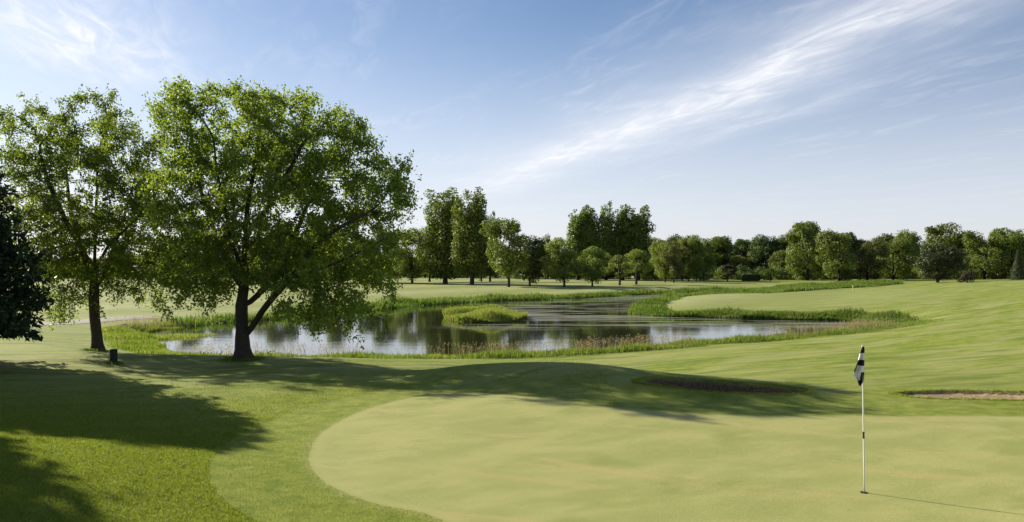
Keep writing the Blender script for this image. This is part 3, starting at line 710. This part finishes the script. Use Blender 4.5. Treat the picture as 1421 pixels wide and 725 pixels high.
# the wood behind: single trees that nothing tells apart
for i in range(44):
    x = 712+i*17.3+rt.uniform(-5, 5); x_top = 327+rt.uniform(-3, 7)
    if x > 1180: x_top = 322+rt.uniform(-2, 8)
    if x < 905: x_top = 346+rt.uniform(-4, 8)
    far_tree('oak',rt.choice(['mid','dark','dark']),x,0,x_top,rt.uniform(17, 23),'dark tree in the solid wood behind the right-hand lawn trees','trees of the dark wood behind on the right',rt.uniform(262, 292))
for i, x in enumerate((232,268,300,362,398,436,470,508,540)):
    far_tree('round' if i % 2 else 'oak','mid' if i % 3 else 'light',x,392.5,318+rt.uniform(-8, 12),rt.uniform(19, 27),'tree on the far fairway, mostly hidden behind the largest tree crown','fairway trees behind the largest tree')
for i in range(42):
    x = -110+i*19.5+rt.uniform(-6, 6)
    far_tree('oak',rt.choice(['mid','dark','dark']),x,0,351+rt.uniform(-6, 8),rt.uniform(16, 24),'tree in the distant line seen low behind the two large trees','trees of the distant line on the left',rt.uniform(285, 320))

# shrubs of the wood's edge
for i in range(46):
    x = 900+i*12.2+rt.uniform(-4, 4)
    far_tree('bush',rt.choice(['mid','dark','dark','light']),x,0,371+rt.uniform(-4, 5),rt.uniform(9, 14),'low shrub along the shaded foot of the dark wood','shrubs at the foot of the dark wood',rt.uniform(236, 256))
# clipped hedge
X, Y, Z = ground_at(1041.5, 390); hw_ = 12/F*Y; hh = 9.3/F*Y
r = np.random.default_rng(8); n = 5200; P = r.uniform(-1, 1, (n, 3)); ax = r.integers(0, 3, n); P[np.arange(n), ax] = np.sign(P[np.arange(n), ax])
P[:, 0] *= (1-.08*(P[:, 2] < -.3)); nr_ = P.copy(); P = P/((np.abs(P)**6).sum(1)**(1/6))[:, None]
P = P*np.array([hw_, 1.3, hh/2])+np.array([0, 0, hh/2]); V = leaf_quads(P, .22, nr_, .8, 0, r, .6)
root = empty('clipped_hedge', (X, Y, Z)); tag(root, 'dark box-shaped clipped hedge on the far lawn', 'hedge')
obj('foliage', np_mesh('foliage', *V), LM['dark'], root)
mb = MB(); mb.box((0, 0, hh*.44), (hw_*1.75, 2.1, hh*.86)); mb.build('inner_branches', LM['dark'], root)

# big dark spruce at the left edge and the trees off to the left that throw the shadows
def spruce(loc, Ht, W, zb, label, mat, seed, pw=1.0, q=.8):
    r = np.random.default_rng(seed); P, Nn, limbs = [], [], []
    for lev in np.arange(zb, Ht-.1, .26):
        R = W*(1-((lev-zb)/(Ht-zb))**pw)**q; nb = max(6, int(5+R*4.6)); ph = r.uniform(0, 6.28)
        for k in range(nb):
            a = ph+6.283*k/nb+r.normal()*.15; L = R*r.uniform(.7, 1.1)+.1; m = int(26+34*L); t = r.uniform(.12, 1, m)**.75
            w = .30*(1-t)*L+.12; side = r.uniform(-1, 1, m)*w
            pp = np.stack([np.cos(a)*L*t-np.sin(a)*side, np.sin(a)*L*t+np.cos(a)*side, lev-.20*L*t+.06*L*t**3-np.abs(side)*.25+np.zeros(m)], -1)+r.normal(size=(m, 3))*.05
            P.append(pp); Nn.append(np.tile([math.cos(a)*.5, math.sin(a)*.5, .8], (m, 1)))
            limbs.append(tube([(0, 0, lev), (math.cos(a)*L*.5, math.sin(a)*L*.5, lev-.1*L), (math.cos(a)*L*.9, math.sin(a)*L*.9, lev-.16*L)], [.035, .02, .006], 3))
    P = np.concatenate(P); Nn = np.concatenate(Nn); V = leaf_quads(P, .25, Nn, .42, .6, r, .35)
    root = empty('spruce_tree', (loc[0], loc[1], ground_z(*loc))); tag(root, label, 'tree')
    limbs.append(tube([(0, 0, -.2), (0, 0, .5), (0, 0, Ht*.5), (0, 0, Ht*.98)], [.38, .27, .15, .02], 10))
    obj('trunk', np_mesh('trunk', *join(limbs), True), bark, root)
    obj('crown', np_mesh('crown', *V), LM[mat], root); return root
spruce((-20.5, 27.6), 9.6, 4.7, 1.9, 'near-black dense spruce cut off by the left edge of the view', 'spruce', 3, 2.2, .62)
def side_tree(x, y, hgt, hw, label, mat, var):
    me = _protos[('oak', var)]; z = ground_z(x, y)
    root = empty('broadleaf_tree', (x, y, z-.05), rt.uniform(0, 6), (hw/me[3], hw/me[3], hgt/me[2])); tag(root, label, 'tree')
    link(bpy.data.objects.new('crown', crown_mesh('oak', var, mat)), root); link(bpy.data.objects.new('trunk', me[0]), root)
side_tree(-22.35, 20.8, 11.8, 3.5, 'leafy tree outside the left edge, throwing the nearest shadow', 'mid', 1)

# ------------------------------------------------------------ tall grass: individual blades gathered per belt (nobody could count them)
def blade_mat(name, a, b, tips, tw=.45):
    m, nt, out = new_mat(name); g = N(nt, 'ShaderNodeNewGeometry')
    c = mixc(nt, g.outputs['Random Per Island'], a, b)
    c = mixc(nt, sstep(nt, g.outputs['Random Per Island'], .86, .92), c, tips)
    big = noise(nt, g.outputs['Position'], .35, 3); c = mixc(nt, sstep(nt, big, .5, .72, 0, .5), c, tips)
    p = N(nt, 'ShaderNodeBsdfPrincipled'); nt.links.new(c, p.inputs['Base Color']); p.inputs['Roughness'].default_value = .6; p.inputs['Specular IOR Level'].default_value = .25
    tr = N(nt, 'ShaderNodeBsdfTranslucent'); nt.links.new(mixc(nt, 1.0, c, (1.5, 1.6, .9), 'MULTIPLY'), tr.inputs[0])
    mx = N(nt, 'ShaderNodeMixShader'); mx.inputs[0].default_value = tw
    nt.links.new(p.outputs[0], mx.inputs[1]); nt.links.new(tr.outputs[0], mx.inputs[2]); nt.links.new(mx.outputs[0], out.inputs[0]); return m
GB = blade_mat('grass_blades', (.10, .16, .022), (.19, .25, .045), (.26, .24, .10))
GR = blade_mat('reed_blades', (.06, .115, .016), (.13, .195, .032), (.20, .20, .08))
GI = blade_mat('island_grass_blades', (.15, .205, .04), (.25, .285, .07), (.32, .25, .13))
GT = blade_mat('turf_blades', (.150, .200, .018), (.245, .284, .036), (.30, .30, .085), .38)
SH = blade_mat('seed_heads', (.30, .22, .15), (.40, .33, .22), (.36, .25, .20), .3)
def blades(P, hgt, wid, r, lean=.35):
    n = len(P); a = r.uniform(0, 6.283, n); wv = np.stack([np.cos(a), np.sin(a), np.zeros(n)], -1)*wid[:, None]/2
    b = r.uniform(0, 6.283, n); l = np.abs(r.normal(size=n))*lean; ld = np.stack([np.cos(b)*l, np.sin(b)*l, np.zeros(n)], -1)*hgt[:, None]
    up = np.array([0, 0, 1.0])*hgt[:, None]
    V = np.stack([P-wv, P+wv, P+wv*.75+ld*.35+up*.6, P+ld+up, P-wv*.75+ld*.35+up*.6], 1)
    return V.reshape(-1, 3), np.arange(5*n).reshape(-1, 5)
def scatter(fn, box, n, r):
    X = r.uniform(box[0], box[1], n); Y = r.uniform(box[2], box[3], n); k = fn(X, Y); X, Y = X[k], Y[k]
    return np.stack([X, Y, height(X, Y)-.02], -1)
r = np.random.default_rng(21)
def clumpy(P, s=.9): return np.clip(.75+.55*wob(P[:, 0], P[:, 1], s, 9)*2+.0, .35, 1.35)
def in_view(X, Y, m=.78): return np.abs(X) < Y*m+4
def in_belt(X, Y):
    sd = sdist(X, Y, pond); return (sd > -.25) & (sd < belt_width(X, Y)*(1+.12*r.normal(size=X.shape)))
# near bank
P = scatter(lambda X, Y: in_view(X, Y) & in_belt(X, Y), (-36, 34, 38, 66), 900000, r)
h_ = (.20+.11*r.normal(size=len(P)).clip(-1.5, 2))*clumpy(P); h_ = h_*(.55+.45*smooth(sdist(P[:, 0], P[:, 1], pond), 4.2, 1.5))
V = blades(P, np.maximum(h_, .1), r.uniform(.018, .04, len(P)), r)
tag(obj('tall_grass', np_mesh('tall_grass', *V), GB), 'fresh green unmown grass lining the near bank of the pond', 'grass', kind='stuff')
# seed heads standing above the near bank and the marsh
P2 = P[r.choice(len(P), 3800, replace=False)]; P2 = P2[wob(P2[:, 0], P2[:, 1], .35, 14) > -.05]
hs = r.uniform(.4, .72, len(P2)); v1 = blades(P2, hs, np.full(len(P2), .012), r, .15)
topp = v1[0].reshape(-1, 5, 3)[:, 3]; q = np.repeat(topp, 5, 0)+r.normal(size=(len(topp)*5, 3))*np.array([.02, .02, .06]); v2 = leaf_quads(q, .06, None, .5, 0, r)
vv, ff = v1; me = bpy.data.meshes.new('seed_heads'); me.from_pydata(np.concatenate([vv, v2[0]]).tolist(), [], ff.tolist()+(v2[1]+len(vv)).tolist())
tag(obj('seed_heads', me, SH), 'pale pinkish grass seed heads standing above the near bank', 'grass', kind='stuff')
# marsh at the left end
P = scatter(lambda X, Y: (sdist(X, Y, marsh)+.6*wob(X, Y, 1.2, 4) < 0), (-40, -8, 38, 75), 260000, r)
P[:, 2] = np.maximum(P[:, 2], ZW-.1)
V = blades(P, r.uniform(.10, .32, len(P))*clumpy(P), r.uniform(.02, .045, len(P)), r)
tag(obj('marsh_grass', np_mesh('marsh_grass', *V), GI), 'straw-tinted marsh grass at the left end of the pond', 'grass', kind='stuff')
# far bank, spit and reed bed
P = scatter(lambda X, Y: in_view(X, Y, .66) & (Y > 66) & in_belt(X, Y) & ~((Y < 104) & (X > 8)), (-62, 62, 64, 185), 560000, r)
V = blades(P, r.uniform(.35, .8, len(P))*clumpy(P, .5), r.uniform(.05, .10, len(P)), r)
tag(obj('bank_grass', np_mesh('bank_grass', *V), GR), 'long dark fringe of grass along the far bank of the pond', 'grass', kind='stuff')
P = scatter(lambda X, Y: (Y > 66) & in_belt(X, Y), (8, 50, 60, 108), 420000, r)
V = blades(P, r.uniform(.35, .72, len(P))*clumpy(P, .6), r.uniform(.035, .07, len(P)), r)
tag(obj('spit_grass', np_mesh('spit_grass', *V), GR), 'tall green grass edging the spit of lawn that reaches into the pond', 'grass', kind='stuff')
P = scatter(lambda X, Y: (sdist(X, Y, reed_bed) < 0), (10, 95, 95, 240), 500000, r)
V = blades(P, r.uniform(.3, .7, len(P))*clumpy(P, .45), r.uniform(.06, .12, len(P)), r)
tag(obj('reed_bed', np_mesh('reed_bed', *V), GR), 'reed bed running off to the right behind the spit of lawn', 'reeds', kind='stuff')
P = scatter(lambda X, Y: sdist(X, Y, isl) < .15, (-9, 5, 66, 90), 260000, r)
V = blades(P, r.uniform(.35, .75, len(P))*clumpy(P, .9), r.uniform(.03, .06, len(P)), r)
tag(obj('island_grass', np_mesh('island_grass', *V), GI), 'sunlit tall grass covering the small island in the pond', 'grass', kind='stuff')

# short rough turf blades in the foreground, outside the green
def in_fore(X, Y):
    k = np.abs(X) < Y*.66+.6; s = sdist(X, Y, green_poly); return k & (s > .0)
P = scatter(in_fore, (-16, 2.5, 10, 27), 1500000, r)
sg_ = sdist(P[:, 0], P[:, 1], green_poly); keep = r.uniform(size=len(P)) < np.clip(1.1-(P[:, 1]-10)/15, .0, 1)**1.5*np.where(sg_ < 1.6, .6, 1); P = P[keep]; sg_ = sg_[keep]
V = blades(P+[0, 0, .015], np.where(sg_ < 1.6, .016, .034)*r.uniform(.6, 1.4, len(P)), r.uniform(.004, .009, len(P)), r, .9)
tag(obj('rough_turf', np_mesh('rough_turf', *V), GT), 'short dense rough grass in the left foreground beside the green', 'grass', kind='stuff')
# grass overhanging the bunker lips
allp = []
for b in (bunk1, bunk2):
    n = 7000; k = r.integers(0, len(b), n); t = r.uniform(0, 1, n)[:, None]; q = b[k]*(1-t)+np.roll(b, -1, 0)[k]*t+r.normal(size=(n, 2))*.07
    s = sdist(q[:, 0], q[:, 1], b)+.10*wob(q[:, 0], q[:, 1], 5.0, 3); q = q[(s > .0) & (s < .2)]
    allp.append(np.stack([q[:, 0], q[:, 1], height(q[:, 0], q[:, 1])-.01], -1))
P = np.concatenate(allp); V = blades(P, r.uniform(.02, .07, len(P)), r.uniform(.008, .016, len(P)), r, .5)
tag(obj('bunker_lip_grass', np_mesh('bunker_lip_grass', *V), GT), 'ragged grass fringe round the lips of the two bunkers', 'grass', kind='stuff')

# unmown tufts against the trunks and the bin
allp = []
for (px_, py_, rad_, m_) in ((338, 499, .62, 1500), (136, 488, .5, 1200), (157.5, 505, .26, 300)):
    X, Y, Z = ground_at(px_, py_); a = r.uniform(0, 6.283, m_); q = rad_*(.75+.35*np.abs(r.normal(size=m_)))
    x_, y_ = X+np.cos(a)*q, Y+np.sin(a)*q; allp.append(np.stack([x_, y_, height(x_, y_)-.01], -1))
P = np.concatenate(allp); V = blades(P, r.uniform(.05, .16, len(P)), r.uniform(.010, .018, len(P)), r, .4)
tag(obj('trunk_tufts', np_mesh('trunk_tufts', *V), GB), 'longer grass tufts missed by the mower against the tree trunks', 'grass', kind='stuff')

# ------------------------------------------------------------ flagstick, flag, hole
white = simple('white_paint', (.80, .79, .76), .35, .4, .05, 30); black = simple('black_band', (.02, .02, .022), .5, .3, .2, 20)
X, Y, Z = ground_at(1199.6, 684)
lean = ((1196.6-1199.6)/F*Y/2.13, 0)
root = empty('golf_flagstick', (X, Y, Z)); tag(root, 'thin white flagstick standing in the hole on the putting green', 'flagstick')
mb = MB(); mb.lathe([(.011, -.05), (.011, .5), (.0095, 1.4), (.008, 2.12), (.010, 2.125), (.012, 2.14), (.006, 2.152)], 14, lean=lean); mb.build('pole', white, root, True)
mb = MB(); mb.lathe([(.0135, .79), (.0150, .795), (.0150, .805), (.0125, .81), (.0125, .87), (.0150, .875), (.0150, .885), (.0135, .89)], 14, lean=lean); mb.build('band', black, root, True)
# limp chequered flag hanging in folds
fw = simple('flag_white', (.74, .72, .70), .8, .1, .06, 30); fb = simple('flag_black', (.016, .016, .022), .7, .2, .2, 30)
s = Y/F; rows, cols = 44, 16
tl = np.array([0, .06, .17, .35, .5, .63, .70, .80, .90, 1.0]); Lx = np.array([-.9, -2.6, -5.2, -8.6, -11.6, -15.0, -16.2, -12.2, -9.2, -6.2]); Rx = np.array([1.6, 1.9, 1.9, 1.8, 1.7, 1.6, 1.5, 1.2, .6, -5.4])
fv = []; 
for i in range(rows+1):
    t = i/rows; l = np.interp(t, tl, Lx); rr_ = np.interp(t, tl, Rx); px_ = 1196.9+1.3*t
    for j in range(cols+1):
        u_ = j/cols; x = (px_+l+(rr_-l)*u_-1199.6)*s
        yb = -.018-.045*math.sin(u_*9.5+t*2.2)*min(1, t*3)*(1-u_*.6)
        z = (684-481-54*t)*s - (1-u_)*.012*math.sin(t*9)
        fv.append((x, yb, z))
ff, fmi = [], []
for i in range(rows):
    t = (i+.5)/rows
    for j in range(cols):
        u_ = (j+.5)/cols; a = i*(cols+1)+j; ff.append([a, a+1, a+cols+2, a+cols+1])
        if t < .15: m_ = 1
        elif t < .33: m_ = 0
        elif t < .51: m_ = 1
        elif t < .67: m_ = 1 if u_ < .26+(t-.51)*.6 else 0
        elif t < .86: m_ = 0 if u_ < .64-(t-.67)*1.0 else 1
        else: m_ = 1
        fmi.append(m_)
me = bpy.data.meshes.new('flag'); me.from_pydata(fv, [], ff); me.materials.append(fw); me.materials.append(fb)
me.polygons.foreach_set('material_index', fmi); me.polygons.foreach_set('use_smooth', [True]*len(ff)); me.update()
fo = link(bpy.data.objects.new('flag', me), root); fo['label'] = 'limp black and white chequered flag hanging in folds'
so = fo.modifiers.new('thick', 'SOLIDIFY'); so.thickness = .002
# hole: rim ring, with a flat near-black disc painting the shade inside
hole_m = simple('hole_shade', (.012, .012, .010), .9, .1, .1, 10); lin = simple('cup_liner', (.10, .11, .06), .6, .3, .2, 20)
root = empty('golf_hole', (X-.01, Y, Z)); tag(root, 'dark round hole in the green at the foot of the flagstick', 'golf hole')
mb = MB(); mb.lathe([(.001, .0052), (.054, .0052)], 28, cap=False); mb.build('hole_shade_disc', hole_m, root)
mb = MB(); mb.lathe([(.054, .002), (.054, .008), (.0575, .008), (.0595, .002)], 28, cap=False); mb.build('rim', lin, root, True)

# ------------------------------------------------------------ litter bin beside the left tree
binm = simple('bin_dark', (.020, .024, .026), .55, .3, .3, 8, .1)
X, Y, Z = ground_at(157.5, 505); k = Y/F
root = empty('litter_bin', (X, Y, Z), .15); tag(root, 'short dark upright bin on the grass beside the left tree trunk', 'bin')
w_b = 10.5*k; h_b = 20.5*k
mb = MB(); n = 12
for i in range(n):
    a = 2*math.pi*i/n; c = (math.cos(a)*w_b*.46, math.sin(a)*w_b*.46)
    b0 = len(mb.v)
    for z in (.02, h_b*.92):
        for da, dr in ((-.235, .0), (.235, .0), (.235, -.025), (-.235, -.025)):
            mb.v.append(((w_b*.49+dr)*math.cos(a+da), (w_b*.49+dr)*math.sin(a+da), z))
    for f in ((3, 2, 1, 0), (4, 5, 6, 7), (0, 1, 5, 4), (1, 2, 6, 5), (2, 3, 7, 6), (3, 0, 4, 7)): mb.f.append([b0+q for q in f]); mb.m.append(0)
mb.build('slatted_body', binm, root)
mb = MB(); mb.lathe([(w_b*.42, .0), (w_b*.43, h_b*.90)], 20); mb.build('liner', binm, root, True)
mb = MB(); mb.lathe([(w_b*.50, h_b*.92), (w_b*.515, h_b*.94), (w_b*.50, h_b*.985), (w_b*.30, h_b)], 24); mb.build('lid', binm, root, True)

# golf ball
X, Y, Z = ground_at(236, 532)
mb = MB(); mb.lathe([(max(.001, .0215*math.sin(a)), .0215-.0215*math.cos(a)) for a in np.linspace(.05, 3.09, 10)], 14)
o = mb.build('golf_ball', white, None, True); o.location = (X, Y, Z+.02); o.scale = (1.3,)*3; tag(o, 'white golf ball lying alone on the rough left of the green', 'golf ball')

# marker posts
def post(px, yb, yt, wpx, label, name='marker_post'):
    X, Y, Z = ground_at(px, yb); k = Y/F; hgt = (yb-yt)*k; w = wpx*k
    mb = MB(); mb.lathe([(w*.5, -.1), (w*.5, hgt*.92), (w*.42, hgt*.97), (w*.1, hgt)], 10)
    o = mb.build(name, white, None, True); o.location = (X, Y, Z); tag(o, label, 'post', 'white marker posts')
post(1183.5, 405.3, 396.3, .9, 'white marker post at the edge of the reed bed on the right')
post(1392, 387, 380, 1.3, 'short pale post in front of the right-hand wood')
post(663, 401.5, 397, .8, 'tiny pale stake on the far fairway below the tall cottonwoods')

# pale stones at the left end of the pond
sm = simple('pale_stone', (.42, .38, .34), .85, .2, .2, 9, .5)
for i, (px, py, w, d, lb) in enumerate(((171,460.5,12,.5,'long flat pale stone at the left tip of the pond'),(182,463.5,6,.4,'small pale stone just right of the long flat one'),(200,459,7,.4,'pale stone under the dark far bank, farthest right of the three'))):
    p = px_pt(px, py, ZW); k = p[1]/F; bm = bmesh.new(); bmesh.ops.create_icosphere(bm, subdivisions=3, radius=1)
    for v in bm.verts:
        q = v.co; f_ = 1+.18*math.sin(q.x*4+i)*math.cos(q.y*5)+.12*math.sin(q.z*7+q.x*3); v.co = (q.x*w*k/2*f_, q.y*d*f_, q.z*.16*f_)
    me = bpy.data.meshes.new('stone'); bm.to_mesh(me); bm.free(); o = obj('stone', me, sm); o.location = (p[0], p[1], max(ZW, ground_z(p[0], p[1]))+.12); tag(o, lb, 'stone', 'pale stones at the pond tip')
